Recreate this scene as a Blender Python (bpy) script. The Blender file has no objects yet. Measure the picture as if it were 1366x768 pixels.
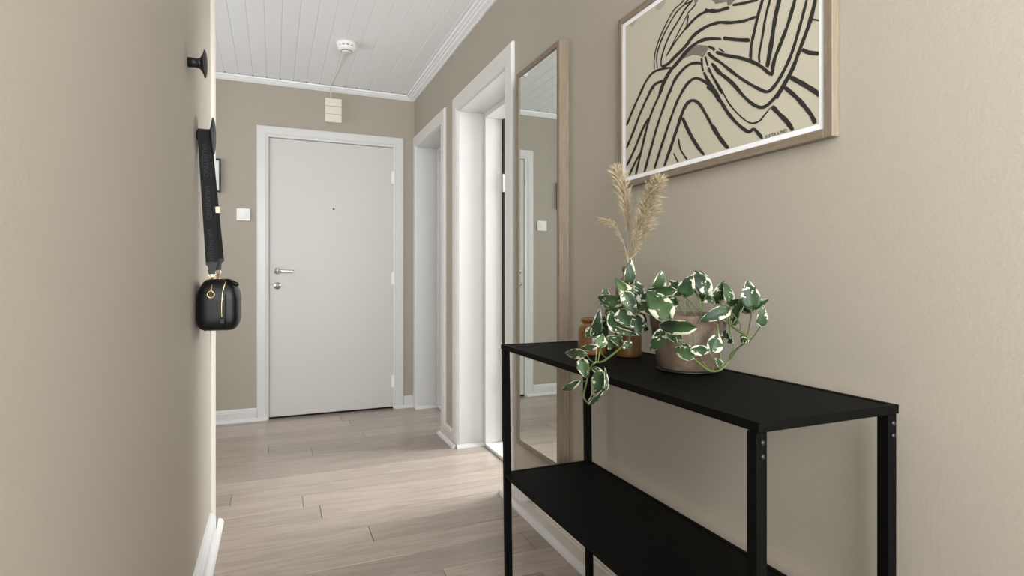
import bpy, bmesh, math, random
from mathutils import Vector, Matrix, noise
random.seed(7)
C = bpy.context.scene.collection
S = bpy.context.scene
PI = math.pi

# ------------------------------------------------------------ camera
F, V0, YAW, H, A = 760.0, 367.0, math.atan(317/760.0), 1.05, 1.037   # focal in px of a 1366 wide frame
cd = bpy.data.cameras.new('camera'); cam = bpy.data.objects.new('camera', cd); C.objects.link(cam)
cam.location = (-A, 0, H); cam.rotation_euler = (PI/2, 0, -YAW)
cd.sensor_width = 36; cd.lens = 36*F/1366; cd.shift_y = -(384-V0)/1366
cd.clip_start = 0.02
S.camera = cam
S.view_settings.view_transform = 'Standard'; S.view_settings.look = 'None'
S.view_settings.exposure = 0.33; S.view_settings.gamma = 1.0

# ------------------------------------------------------------ light
w = bpy.data.worlds.new('sky'); S.world = w; w.use_nodes = True
w.node_tree.nodes['Background'].inputs[0].default_value = (0.75, 0.87, 1.0, 1)
w.node_tree.nodes['Background'].inputs[1].default_value = 1.0
def area(name, loc, rot, sx, sy, power, col=(1, 1, 1)):
    l = bpy.data.lights.new(name, 'AREA'); l.shape = 'RECTANGLE'; l.size = sx; l.size_y = sy
    l.energy = power; l.color = col
    o = bpy.data.objects.new(name, l); C.objects.link(o); o.location = loc; o.rotation_euler = rot
    return o
# daylight entering by the windows of the living room behind the camera, of the side rooms and of the hall's left bay
area('daylight_living_room', (-.78, -1.12, 1.55), (PI/2+.27, 0, 0), 1.46, 1.7, 101, (0.97, 0.985, 1.0))
area('daylight_side_room', (2.10, 2.96, 1.65), (PI/2-.60, 0, PI/2), .85, 1.4, 128, (0.95, 0.98, 1.0))
area('daylight_far_room', (2.10, 4.2, 1.65), (PI/2-.42, 0, PI/2), .8, 1.3, 27, (0.95, 0.98, 1.0))
area('daylight_left_bay', (-2.78, 3.6, 1.5), (PI/2, 0, -PI/2), 1.2, 1.5, 15, (0.97, 0.985, 1.0))

# ------------------------------------------------------------ helpers
def ray(u, v):
    a = (u-683)/F; b = -(v-V0)/F
    f = Vector((math.sin(YAW), math.cos(YAW), 0)); r = Vector((math.cos(YAW), -math.sin(YAW), 0))
    return f + a*r + Vector((0, 0, b))
def onx(u, v, x):
    d = ray(u, v); return Vector((-A, 0, H)) + d*((x+A)/d.x)
def onz(u, v, z):
    d = ray(u, v); return Vector((-A, 0, H)) + d*((z-H)/d.z)
def depth(p):
    return (p.x+A)*math.sin(YAW) + p.y*math.cos(YAW)

def tag(o, label=None, cat=None, group=None, kind=None):
    if label: o['label'] = label
    if cat: o['category'] = cat
    if group: o['group'] = group
    if kind: o['kind'] = kind
    return o
def thing(name, label, cat, loc=(0, 0, 0), group=None):
    o = bpy.data.objects.new(name, None); C.objects.link(o); o.location = loc; o.empty_display_size = 0.05
    return tag(o, label, cat, group)
def link(name, bm, m, parent=None, smooth=False, kind=None, label=None):
    bmesh.ops.recalc_face_normals(bm, faces=bm.faces)
    me = bpy.data.meshes.new(name); bm.to_mesh(me); bm.free()
    if smooth:
        for p in me.polygons: p.use_smooth = True
    me.materials.append(m)
    o = bpy.data.objects.new(name, me); C.objects.link(o)
    if parent is not None:
        o.parent = parent
        o.matrix_parent_inverse = Matrix.Translation(-parent_origin(parent))
    if kind: o['kind'] = kind
    if label: o['label'] = label
    return o
def parent_origin(p):
    v = Vector(p.location)
    return v if p.parent is None else Vector((0, 0, 0)) + p_world(p)
def p_world(p):
    # parts keep world coordinates in their meshes, so their own world origin is (0,0,0)
    return Vector((0, 0, 0))
def box(bm, x0, x1, y0, y1, z0, z1, bev=0, seg=1):
    r = bmesh.ops.create_cube(bm, size=1)
    vs = r['verts']
    for v in vs:
        v.co = Vector((x0+(x1-x0)*(v.co.x+.5), y0+(y1-y0)*(v.co.y+.5), z0+(z1-z0)*(v.co.z+.5)))
    if bev:
        es = set()
        for v in vs: es.update(v.link_edges)
        bmesh.ops.bevel(bm, geom=list(es), offset=bev, segments=seg, affect='EDGES', profile=.6)
    return vs
def B(x0, x1, y0, y1, z0, z1, bev=0, seg=1):
    bm = bmesh.new(); box(bm, x0, x1, y0, y1, z0, z1, bev, seg); return bm
def tube(bm, pts, r, n=8, cap=True):
    pts = [Vector(p) for p in pts]
    rs = r if isinstance(r, (list, tuple)) else [r]*len(pts)
    rings = []; prev = None
    for i, p in enumerate(pts):
        t = (pts[min(i+1, len(pts)-1)] - pts[max(i-1, 0)]).normalized()
        if prev is None:
            a = t.orthogonal().normalized()
        else:
            a = (prev - t*prev.dot(t)).normalized()
        prev = a; b = t.cross(a)
        rings.append([bm.verts.new(p + (a*math.cos(k*2*PI/n) + b*math.sin(k*2*PI/n))*rs[i]) for k in range(n)])
    for q in range(len(rings)-1):
        for k in range(n):
            bm.faces.new((rings[q][k], rings[q][(k+1) % n], rings[q+1][(k+1) % n], rings[q+1][k]))
    if cap and n > 2:
        bm.faces.new(rings[0][::-1]); bm.faces.new(rings[-1])
def lathe(bm, prof, c, n=40, axis='z'):
    c = Vector(c); rings = []
    for (r, h) in prof:
        ring = []
        for k in range(n):
            a = 2*PI*k/n
            if axis == 'z': p = Vector((r*math.cos(a), r*math.sin(a), h))
            elif axis == 'x': p = Vector((h, r*math.cos(a), r*math.sin(a)))
            else: p = Vector((r*math.cos(a), h, r*math.sin(a)))
            ring.append(bm.verts.new(c+p))
        rings.append(ring)
    for q in range(len(rings)-1):
        for k in range(n):
            bm.faces.new((rings[q][k], rings[q][(k+1) % n], rings[q+1][(k+1) % n], rings[q+1][k]))
    if prof[0][0] > 1e-5: bm.faces.new(rings[0])
    if prof[-1][0] > 1e-5: bm.faces.new(rings[-1])
    bmesh.ops.remove_doubles(bm, verts=bm.verts, dist=1e-6)
def prism(bm, prof, axis, a0, a1):
    """closed 2D profile extruded along axis: 'y' -> profile (x,z); 'x' -> profile (y,z); 'z' -> (x,y)"""
    def P(q, t):
        if axis == 'y': return Vector((q[0], t, q[1]))
        if axis == 'x': return Vector((t, q[0], q[1]))
        return Vector((q[0], q[1], t))
    a = [bm.verts.new(P(q, a0)) for q in prof]; b = [bm.verts.new(P(q, a1)) for q in prof]
    n = len(prof)
    for k in range(n): bm.faces.new((a[k], a[(k+1) % n], b[(k+1) % n], b[k]))
    bm.faces.new(a[::-1]); bm.faces.new(b)
def smooth_path(pts, sub=5):
    pts = [Vector(p) for p in pts]
    if len(pts) < 3: return pts
    out = []
    for i in range(len(pts)-1):
        p0 = pts[max(i-1, 0)]; p1 = pts[i]; p2 = pts[i+1]; p3 = pts[min(i+2, len(pts)-1)]
        for k in range(sub):
            t = k/sub
            out.append(.5*((2*p1) + (p2-p0)*t + (2*p0-5*p1+4*p2-p3)*t*t + (3*p1-p0-3*p2+p3)*t**3))
    out.append(pts[-1]); return out

# ------------------------------------------------------------ materials
def srgb(r, g, b):
    f = lambda c: (c/255)/12.92 if c/255 <= .04045 else (((c/255)+.055)/1.055)**2.4
    return (f(r), f(g), f(b), 1)
def mat(name, col, rough=.5, metal=0, bump=0, bscale=200, var=0, vscale=4, spec=.5, coat=0):
    m = bpy.data.materials.new(name); m.use_nodes = True; nt = m.node_tree; p = nt.nodes['Principled BSDF']
    p.inputs['Base Color'].default_value = col; p.inputs['Roughness'].default_value = rough
    p.inputs['Metallic'].default_value = metal; p.inputs['Specular IOR Level'].default_value = spec
    p.inputs['Coat Weight'].default_value = coat
    tc = nt.nodes.new('ShaderNodeTexCoord')
    if var:
        n = nt.nodes.new('ShaderNodeTexNoise'); n.inputs['Scale'].default_value = vscale; n.inputs['Detail'].default_value = 5
        nt.links.new(tc.outputs['Object'], n.inputs['Vector'])
        mx = nt.nodes.new('ShaderNodeMix'); mx.data_type = 'RGBA'
        mx.inputs[6].default_value = tuple(c*(1-var) for c in col[:3])+(1,)
        mx.inputs[7].default_value = tuple(min(1, c*(1+var)) for c in col[:3])+(1,)
        nt.links.new(n.outputs['Fac'], mx.inputs[0]); nt.links.new(mx.outputs[2], p.inputs['Base Color'])
    if bump:
        n = nt.nodes.new('ShaderNodeTexNoise'); n.inputs['Scale'].default_value = bscale; n.inputs['Detail'].default_value = 4
        nt.links.new(tc.outputs['Object'], n.inputs['Vector'])
        b = nt.nodes.new('ShaderNodeBump'); b.inputs['Strength'].default_value = bump; b.inputs['Distance'].default_value = .002
        nt.links.new(n.outputs['Fac'], b.inputs['Height']); nt.links.new(b.outputs[0], p.inputs['Normal'])
    return m
def wood(name, c1, c2, axis, rough=.45, scale=1.0, rand=.12, stretch=14, fine=.5, ring=.16):
    """axis: 0/1/2 = the direction the grain runs along"""
    m = bpy.data.materials.new(name); m.use_nodes = True; nt = m.node_tree; p = nt.nodes['Principled BSDF']
    L = nt.links.new; N = nt.nodes.new
    tc = N('ShaderNodeTexCoord'); oi = N('ShaderNodeObjectInfo')
    off = N('ShaderNodeVectorMath'); off.operation = 'SCALE'; off.inputs[0].default_value = (17.3, 9.1, 5.7)
    L(oi.outputs['Random'], off.inputs['Scale'])
    add = N('ShaderNodeVectorMath'); add.operation = 'ADD'; L(tc.outputs['Object'], add.inputs[0]); L(off.outputs[0], add.inputs[1])
    mp = N('ShaderNodeMapping'); s = [stretch, stretch, stretch]; s[axis] = 1.0
    mp.inputs['Scale'].default_value = [q*scale for q in s]; L(add.outputs[0], mp.inputs[0])
    n1 = N('ShaderNodeTexNoise'); n1.inputs['Scale'].default_value = 1.6; n1.inputs['Detail'].default_value = 6; n1.inputs['Roughness'].default_value = .55
    n1.inputs['Distortion'].default_value = .6
    L(mp.outputs[0], n1.inputs['Vector'])
    # rings: contour bands of a slow noise give the cathedral figure
    ml = N('ShaderNodeMath'); ml.operation = 'MULTIPLY'; ml.inputs[1].default_value = 34; L(n1.outputs['Fac'], ml.inputs[0])
    sn = N('ShaderNodeMath'); sn.operation = 'SINE'; L(ml.outputs[0], sn.inputs[0])
    n2 = N('ShaderNodeTexNoise'); n2.inputs['Scale'].default_value = 9; n2.inputs['Detail'].default_value = 5
    mp2 = N('ShaderNodeMapping'); s2 = [40, 40, 40]; s2[axis] = 1.5; mp2.inputs['Scale'].default_value = [q*scale*.6 for q in s2]
    L(add.outputs[0], mp2.inputs[0]); L(mp2.outputs[0], n2.inputs['Vector'])
    a1 = N('ShaderNodeMath'); a1.operation = 'MULTIPLY_ADD'; a1.inputs[1].default_value = ring; a1.inputs[2].default_value = .2; L(sn.outputs[0], a1.inputs[0])
    a2 = N('ShaderNodeMath'); a2.operation = 'MULTIPLY_ADD'; a2.inputs[1].default_value = fine; L(n2.outputs['Fac'], a2.inputs[0]); L(a1.outputs[0], a2.inputs[2])
    mx = N('ShaderNodeMix'); mx.data_type = 'RGBA'; mx.inputs[6].default_value = c1; mx.inputs[7].default_value = c2
    L(a2.outputs[0], mx.inputs[0])
    hs = N('ShaderNodeHueSaturation'); mr = N('ShaderNodeMapRange'); mr.inputs['To Min'].default_value = 1-rand; mr.inputs['To Max'].default_value = 1+rand
    L(oi.outputs['Random'], mr.inputs['Value']); L(mr.outputs[0], hs.inputs['Value']); L(mx.outputs[2], hs.inputs['Color'])
    L(hs.outputs[0], p.inputs['Base Color']); p.inputs['Roughness'].default_value = rough
    bp = N('ShaderNodeBump'); bp.inputs['Strength'].default_value = .12; bp.inputs['Distance'].default_value = .001
    L(a2.outputs[0], bp.inputs['Height']); L(bp.outputs[0], p.inputs['Normal'])
    return m
M = {}
M['wall'] = mat('wall_paint_greige', srgb(165, 157, 143), .62, bump=.2, bscale=170, var=.02, vscale=1.5)
M['white'] = mat('white_gloss_paint', srgb(210, 209, 206), .32, bump=.05, bscale=30)
M['ceil'] = mat('white_ceiling_paint', srgb(243, 244, 245), .4, bump=.04, bscale=60)
M['casing'] = mat('white_casing_paint', srgb(214, 211, 206), .35)
M['cream_base'] = mat('off_white_baseboard_paint', srgb(206, 198, 187), .4)
M['bead'] = mat('cream_corner_paint', srgb(196, 190, 178), .45)
M['door'] = mat('white_door_paint', srgb(200, 197, 191), .45, bump=.06, bscale=90, var=.012, vscale=3)
M['plaster'] = mat('side_room_paint', srgb(205, 205, 203), .7)
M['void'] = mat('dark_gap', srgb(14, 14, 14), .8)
M['plank'] = wood('whitewashed_oak', srgb(122, 108, 96), srgb(183, 170, 158), 0, .28, 1.0, .17, 9, .55, .10)
M['frame_z'] = wood('greyed_oak_upright', srgb(80, 69, 56), srgb(147, 132, 112), 2, .55, 2.2, .04, 30, .75, .08)
M['frame_y'] = wood('greyed_oak_rail', srgb(80, 69, 56), srgb(147, 132, 112), 1, .55, 2.2, .04, 30, .75, .08)
M['black'] = mat('black_powder_coat', srgb(6, 6, 5), .6, bump=.15, bscale=500, spec=.08)
M['blackmatt'] = mat('black_matt', srgb(16, 16, 16), .45)
M['leather'] = mat('black_leather', srgb(9, 9, 10), .38, bump=.3, bscale=350, spec=.3)
M['webbing'] = mat('black_webbing', srgb(13, 13, 14), .85, bump=.5, bscale=900)
M['letter'] = mat('woven_grey_letters', srgb(36, 36, 38), .7)
M['gold'] = mat('pale_gold', srgb(214, 186, 138), .25, 1)
M['chrome'] = mat('brushed_steel', srgb(200, 196, 190), .25, 1)
M['mirror'] = mat('mirror_glass', srgb(226, 230, 226), .0, 1)
M['mat'] = mat('white_mount', srgb(236, 236, 238), .6)
M['paper'] = mat('aged_paper', srgb(184, 178, 158), .8, var=.04, vscale=6)
M['ink'] = mat('black_ink', srgb(30, 28, 22), .8, var=.25, vscale=90)
M['greyink'] = mat('grey_wash_ink', srgb(112, 108, 96), .8, var=.2, vscale=40)
M['tape'] = mat('grey_tape', srgb(164, 157, 142), .8)
M['plastic'] = mat('white_plastic', srgb(235, 233, 230), .35)
M['cream'] = mat('cream_plastic', srgb(226, 217, 205), .45)
M['amber'] = mat('amber_stoneware', srgb(110, 76, 36), .3, var=.22, vscale=14, coat=.3)
M['amber2'] = mat('brown_stoneware', srgb(100, 73, 42), .32, var=.2, vscale=14, coat=.3)
M['pampas'] = mat('dried_grass', srgb(180, 164, 134), .9, var=.12, vscale=30)
M['soil'] = mat('potting_soil', srgb(44, 33, 25), .95, bump=1, bscale=150)
M['stem'] = mat('green_stem', srgb(88, 100, 54), .45, var=.2, vscale=30)
def pane_glass():
    m = bpy.data.materials.new('clear_glazing'); m.use_nodes = True; nt = m.node_tree
    for n in list(nt.nodes): nt.nodes.remove(n)
    o = nt.nodes.new('ShaderNodeOutputMaterial'); t = nt.nodes.new('ShaderNodeBsdfTransparent'); g = nt.nodes.new('ShaderNodeBsdfGlossy')
    g.inputs['Roughness'].default_value = .02
    f = nt.nodes.new('ShaderNodeFresnel'); f.inputs['IOR'].default_value = 1.35
    mx = nt.nodes.new('ShaderNodeMixShader'); nt.links.new(f.outputs[0], mx.inputs[0]); nt.links.new(t.outputs[0], mx.inputs[1]); nt.links.new(g.outputs[0], mx.inputs[2])
    nt.links.new(mx.outputs[0], o.inputs[0]); return m
M['glass'] = pane_glass()
def terracotta():
    m = mat('weathered_terracotta', srgb(150, 122, 102), .9, bump=.5, bscale=120)
    nt = m.node_tree; p = nt.nodes['Principled BSDF']; L = nt.links.new
    tc = nt.nodes.new('ShaderNodeTexCoord')
    n = nt.nodes.new('ShaderNodeTexNoise'); n.inputs['Scale'].default_value = 16; n.inputs['Detail'].default_value = 8; n.inputs['Roughness'].default_value = .65
    L(tc.outputs['Object'], n.inputs['Vector'])
    r = nt.nodes.new('ShaderNodeValToRGB'); e = r.color_ramp.elements
    e[0].position = .3; e[0].color = srgb(80, 57, 40); e[1].position = .72; e[1].color = srgb(128, 118, 104)
    q = e.new(.5); q.color = srgb(95, 80, 65)
    L(n.outputs['Fac'], r.inputs[0]); L(r.outputs[0], p.inputs['Base Color']); return m
M['terracotta'] = terracotta()
def leafmat():
    m = bpy.data.materials.new('variegated_leaf'); m.use_nodes = True; nt = m.node_tree; p = nt.nodes['Principled BSDF']
    L = nt.links.new; N = nt.nodes.new
    uv = N('ShaderNodeUVMap'); sp = N('ShaderNodeSeparateXYZ'); L(uv.outputs[0], sp.inputs[0])
    tc = N('ShaderNodeTexCoord'); n = N('ShaderNodeTexNoise'); n.inputs['Scale'].default_value = 46; n.inputs['Detail'].default_value = 3
    L(tc.outputs['Object'], n.inputs['Vector'])
    n3 = N('ShaderNodeTexNoise'); n3.inputs['Scale'].default_value = 17; n3.inputs['Detail'].default_value = 1; L(tc.outputs['Object'], n3.inputs['Vector'])
    oi = N('ShaderNodeObjectInfo'); off = N('ShaderNodeVectorMath'); off.operation = 'SCALE'; off.inputs[0].default_value = (31.7, 19.3, 7.1); L(oi.outputs['Random'], off.inputs['Scale'])
    mp = N('ShaderNodeMapping'); mp.inputs['Scale'].default_value = (.75, 2.2, 1); L(uv.outputs[0], mp.inputs[0])
    ad = N('ShaderNodeVectorMath'); ad.operation = 'ADD'; L(mp.outputs[0], ad.inputs[0]); L(off.outputs[0], ad.inputs[1])
    L(ad.outputs[0], n.inputs['Vector']); n.inputs['Scale'].default_value = 1.7; n.inputs['Detail'].default_value = 2.2; n.inputs['Roughness'].default_value = .5
    a = N('ShaderNodeMath'); a.operation = 'ABSOLUTE'; L(sp.outputs[0], a.inputs[0])
    pw = N('ShaderNodeMath'); pw.operation = 'POWER'; pw.inputs[1].default_value = 2.2; L(a.outputs[0], pw.inputs[0])
    b = N('ShaderNodeMath'); b.operation = 'MULTIPLY_ADD'; b.inputs[1].default_value = 4.0; L(n.outputs['Fac'], b.inputs[0]); L(pw.outputs[0], b.inputs[2])
    r = N('ShaderNodeMapRange'); r.inputs['From Min'].default_value = 2.66; r.inputs['From Max'].default_value = 2.74; L(b.outputs[0], r.inputs['Value'])
    g = N('ShaderNodeMix'); g.data_type = 'RGBA'; g.inputs[6].default_value = srgb(24, 42, 26); g.inputs[7].default_value = srgb(66, 90, 50)
    gr = N('ShaderNodeMapRange'); gr.inputs['From Min'].default_value = .3; gr.inputs['From Max'].default_value = .75; L(n3.outputs['Fac'], gr.inputs['Value']); L(gr.outputs[0], g.inputs[0])
    mx = N('ShaderNodeMix'); mx.data_type = 'RGBA'; mx.inputs[7].default_value = srgb(184, 185, 160)
    L(g.outputs[2], mx.inputs[6]); L(r.outputs[0], mx.inputs[0]); L(mx.outputs[2], p.inputs['Base Color'])
    p.inputs['Roughness'].default_value = .5; p.inputs['Specular IOR Level'].default_value = .35
    return m
M['leaf'] = leafmat()

# ------------------------------------------------------------ structure
D = 4.52; ZC = 2.472; XL = -1.277; YL = 2.675; YB = -1.15; XFAR = -2.9; XR = 2.2; YS = .1
def struct(name, bm, m, parent=None, smooth=False):
    o = link(name, bm, m, parent, smooth); o['kind'] = 'structure'; return o

# floor: planks across the hall, rows of 152 mm
fb = bmesh.new(); box(fb, XFAR-.1, XR+.1, YB-.1, D+.75, -.05, -.016)
floor = struct('floor', fb, M['void'])
PW = .152; Y0 = 2.283; LEN = 2.2
joints = {-2: -.111, -1: -.95-1.1+.5, 0: -.675, 1: .21-LEN*.0-2.05, 2: -.847, 3: -.915, 4: -1.225, 5: .35-2.05, 6: -1.9, 7: .2, 8: -.83, 9: -1.07, 10: -.49, 11: .45, 12: -.54, 13: -.587}
def plank(x0, x1, y0, y1):
    g = .0009; b = .0014
    bm = bmesh.new()
    t = 0; z0 = -.014
    top = [(x0+g+b, y0+g+b), (x1-g-b, y0+g+b), (x1-g-b, y1-g-b), (x0+g+b, y1-g-b)]
    mid = [(x0+g, y0+g), (x1-g, y0+g), (x1-g, y1-g), (x0+g, y1-g)]
    vt = [bm.verts.new((x, y, t)) for x, y in top]; vm = [bm.verts.new((x, y, t-b)) for x, y in mid]; vb = [bm.verts.new((x, y, z0)) for x, y in mid]
    bm.faces.new(vt)
    for k in range(4):
        bm.faces.new((vm[k], vm[(k+1) % 4], vt[(k+1) % 4], vt[k])); bm.faces.new((vb[k], vb[(k+1) % 4], vm[(k+1) % 4], vm[k]))
    link('plank', bm, M['plank'], floor)
def floor_row(k, xa, xb):
    y0 = Y0+k*PW; y1 = min(y0+PW, D+.03)
    if y0 >= D+.02: return
    j = joints.get(k, -3+random.random()*2.2)
    xs = []
    x = j
    while x > xa: x -= LEN
    x += LEN
    cuts = [xa]
    while x < xb:
        if x-cuts[-1] > .05: cuts.append(x)
        x += LEN
    cuts.append(xb)
    for a, b in zip(cuts[:-1], cuts[1:]): plank(a, b, y0, y1)
for k in range(-27, 15):
    floor_row(k, XFAR, .165)
sb = B(.165, XR, 1.2, D+.7, -.014, 0)
struct('floor_side_room', sb, M['plank'])

# ceiling: tongue and groove boards running down the hall
cb = B(XFAR-.1, XR+.1, YB-.1, D+.75, ZC+.012, ZC+.1)
ceiling = struct('ceiling', cb, M['ceil'])
BW = .0899
def board(x0, x1, ya, yb):
    bm = bmesh.new(); z = ZC; g = .0045
    prof = [(x0, z+.012), (x0, z+.0028), (x0+g, z), (x1-g*.5, z), (x1, z+.0022), (x1, z+.012)]
    prism(bm, prof, 'y', ya, yb); link('ceiling_board', bm, M['ceil'], ceiling)
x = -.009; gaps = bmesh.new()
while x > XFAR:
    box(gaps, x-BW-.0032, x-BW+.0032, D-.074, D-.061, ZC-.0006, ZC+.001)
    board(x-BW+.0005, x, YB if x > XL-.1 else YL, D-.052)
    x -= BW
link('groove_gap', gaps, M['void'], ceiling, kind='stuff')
struct('ceiling_living_room', B(XFAR, XL-.12, YB, YS, ZC, ZC+.012), M['ceil'])
struct('ceiling_side_room', B(.16, XR, 1.2, D+.7, ZC, ZC+.012), M['ceil'])

# right wall (thickness .155) with two doorways
WT = .155
D2 = (2.545, 3.325, 2.052); D1 = (3.69, 4.425, 2.058)
bm = bmesh.new()
box(bm, 0, WT, YB, D2[0], 0, ZC+.02); box(bm, 0, WT, D2[0], D2[1], D2[2], ZC+.02)
box(bm, 0, WT, D2[1], D1[0], 0, ZC+.02); box(bm, 0, WT, D1[0], D1[1], D1[2], ZC+.02); box(bm, 0, WT, D1[1], D+.15, 0, ZC+.02)
wr = struct('wall_right', bm, M['wall'])
# end wall with entrance doorway
EX0, EX1, EZ = -1.085, -.160, 2.066
bm = bmesh.new()
box(bm, XFAR-.1, EX0, D, D+.15, 0, ZC+.02); box(bm, EX0, EX1, D, D+.15, EZ, ZC+.02); box(bm, EX1, 0, D, D+.15, 0, ZC+.02)
we = struct('wall_end', bm, M['wall'])
# left wall, ending at the bay
bm = B(-1.40, XL, YS, YL, 0, ZC+.02)
wl = struct('wall_left', bm, M['wall'])
struct('wall_bay_near', B(XFAR, -1.40, YL-.12, YL, 0, ZC+.02), M['wall'])
def wall_with_window(name, ax, p0, p1, a0, a1, w0, w1, z0, z1, m):
    bm = bmesh.new()
    def bb(a, b, c, d):
        if ax == 'x': box(bm, p0, p1, a, b, c, d)
        else: box(bm, a, b, p0, p1, c, d)
    bb(a0, w0, 0, ZC+.02); bb(w1, a1, 0, ZC+.02); bb(w0, w1, 0, z0); bb(w0, w1, z1, ZC+.02)
    return struct(name, bm, m)
def window(name, ax, p, w0, w1, z0, z1):
    bm = bmesh.new(); t = .05
    def bb(a, b, c, d):
        if ax == 'x': box(bm, p-.03, p+.03, a, b, c, d)
        else: box(bm, a, b, p-.03, p+.03, c, d)
    bb(w0, w0+t, z0, z1); bb(w1-t, w1, z0, z1); bb(w0+t, w1-t, z0, z0+t); bb(w0+t, w1-t, z1-t, z1); c = (w0+w1)/2; bb(c-.025, c+.025, z0+t, z1-t)
    o = struct(name, bm, M['white'])
    bm = bmesh.new()
    for a, b in ((w0+t, c-.025), (c+.025, w1-t)):
        if ax == 'x': box(bm, p-.003, p+.003, a, b, z0+t, z1-t)
        else: box(bm, a, b, p-.003, p+.003, z0+t, z1-t)
    link('pane', bm, M['glass'], o); return o
wall_with_window('wall_bay_left', 'x', XFAR-.1, XFAR, YL-.12, D+.15, 2.95, 4.25, .7, 2.3, M['wall'])
window('window_1', 'x', XFAR-.05, 2.95, 4.25, .7, 2.3)
wall_with_window('wall_back', 'y', YB-.1, YB, XFAR-.1, .15, -1.7, -.05, .68, 2.42, M['wall'])
window('window_2', 'y', YB-.05, -1.7, -.05, .68, 2.42)
struct('wall_living_room_left', B(XFAR-.1, XFAR, YB, YS, 0, ZC+.02), M['wall'])
struct('wall_living_room_front', B(XFAR, -1.40, YS, YS+.12, 0, ZC+.02), M['wall'])
# side rooms
struct('wall_room_partition', B(WT, XR, 3.46, 3.56, 0, ZC+.02), M['plaster'])
struct('wall_side_room_near', B(WT, XR+.1, 1.1, 1.2, 0, ZC+.02), M['plaster'])
struct('wall_far_room_end', B(WT, XR+.1, D+.7, D+.8, 0, ZC+.02), M['plaster'])
bm = bmesh.new()
for a, b in ((1.2, 2.45), (3.41, 3.8), (4.6, D+.7)): box(bm, XR, XR+.1, a, b, 0, ZC+.02)
for a, b in ((2.45, 3.41), (3.8, 4.6)):
    box(bm, XR, XR+.1, a, b, 0, .95); box(bm, XR, XR+.1, a, b, 2.35, ZC+.02)
struct('wall_side_room_outer', bm, M['plaster'])
window('window_3', 'x', XR+.05, 2.45, 3.41, .95, 2.35); window('window_4', 'x', XR+.05, 3.8, 4.6, .95, 2.35)
struct('wall_far_room_side', B(0.02, WT, D+.15, D+.7, 0, ZC+.02), M['plaster'])

# crown moulding (distance from wall, height)
CM = [(0, 2.459), (.010, 2.457), (.016, 2.459), (.019, 2.464), (.050, 2.463), (.053, 2.4655), (.066, 2.4645), (.069, 2.4675), (.090, 2.4665), (.093, 2.472), (0, 2.472)]
CM = [(0, 2.440), (.012, 2.438), (.020, 2.442), (.040, 2.447), (.044, 2.451), (.056, 2.453), (.060, 2.457), (.074, 2.459), (.078, 2.4685), (.0, 2.4685)]
bm = bmesh.new(); prism(bm, [(-a, z) for a, z in CM], 'y', YB, D); struct('trim_1', bm, M['ceil'])
bm = bmesh.new(); prism(bm, [(D-a*.8, z) for a, z in CM], 'x', XFAR, 0); struct('trim_2', bm, M['ceil'])
bm = bmesh.new(); prism(bm, [(XL+a, z) for a, z in CM], 'y', YS, YL-.09); struct('trim_3', bm, M['ceil'])

# door casings: profiled boards with mitred look
def casing_profile(flip=1, wid=.088, t=.016):
    return None
def casing_rect(name, wall, a0, a1, ztop, wid, t, mtl, left=True, right=True):
    """wall 'x': on plane x=0 facing -x, a along y ; wall 'y': on plane y=D facing -y, a along x"""
    # profile across width s (0 outer edge .. 1 inner), proud height h
    pr = [(0, 0), (0, t*.55), (.004, t*.9), (.010, t), (wid-.026, t), (wid-.020, t*.82), (wid-.014, t*.95), (wid-.004, t*.8), (wid, t*.5), (wid, 0)]
    bm = bmesh.new()
    path_in = [(a0, 0.0), (a0, ztop), (a1, ztop), (a1, 0.0)]
    rings = []
    for i, (a, z) in enumerate(path_in):
        ring = []
        for s, h in pr:
            o = wid-s
            da = -o if i in (0, 1) else o
            dz = o if i in (1, 2) else 0
            if wall == 'x': ring.append(bm.verts.new((-h, a+da, z+dz)))
            else: ring.append(bm.verts.new((a+da, D-h, z+dz)))
        rings.append(ring)
    n = len(pr)
    for q in range(3):
        for k in range(n-1):
            bm.faces.new((rings[q][k], rings[q][k+1], rings[q+1][k+1], rings[q+1][k]))
    bm.faces.new(rings[0]); bm.faces.new(rings[3])
    return struct(name, bm, mtl)
casing_rect('trim_4', 'x', D2[0], D2[1], D2[2], .092, .018, M['casing'])
casing_rect('trim_5', 'x', D1[0], D1[1], D1[2], .088, .018, M['casing'])
casing_rect('trim_6', 'y', EX0+.012, EX1-.012+.0, EZ-.010, .082, .018, M['white'])

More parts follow.
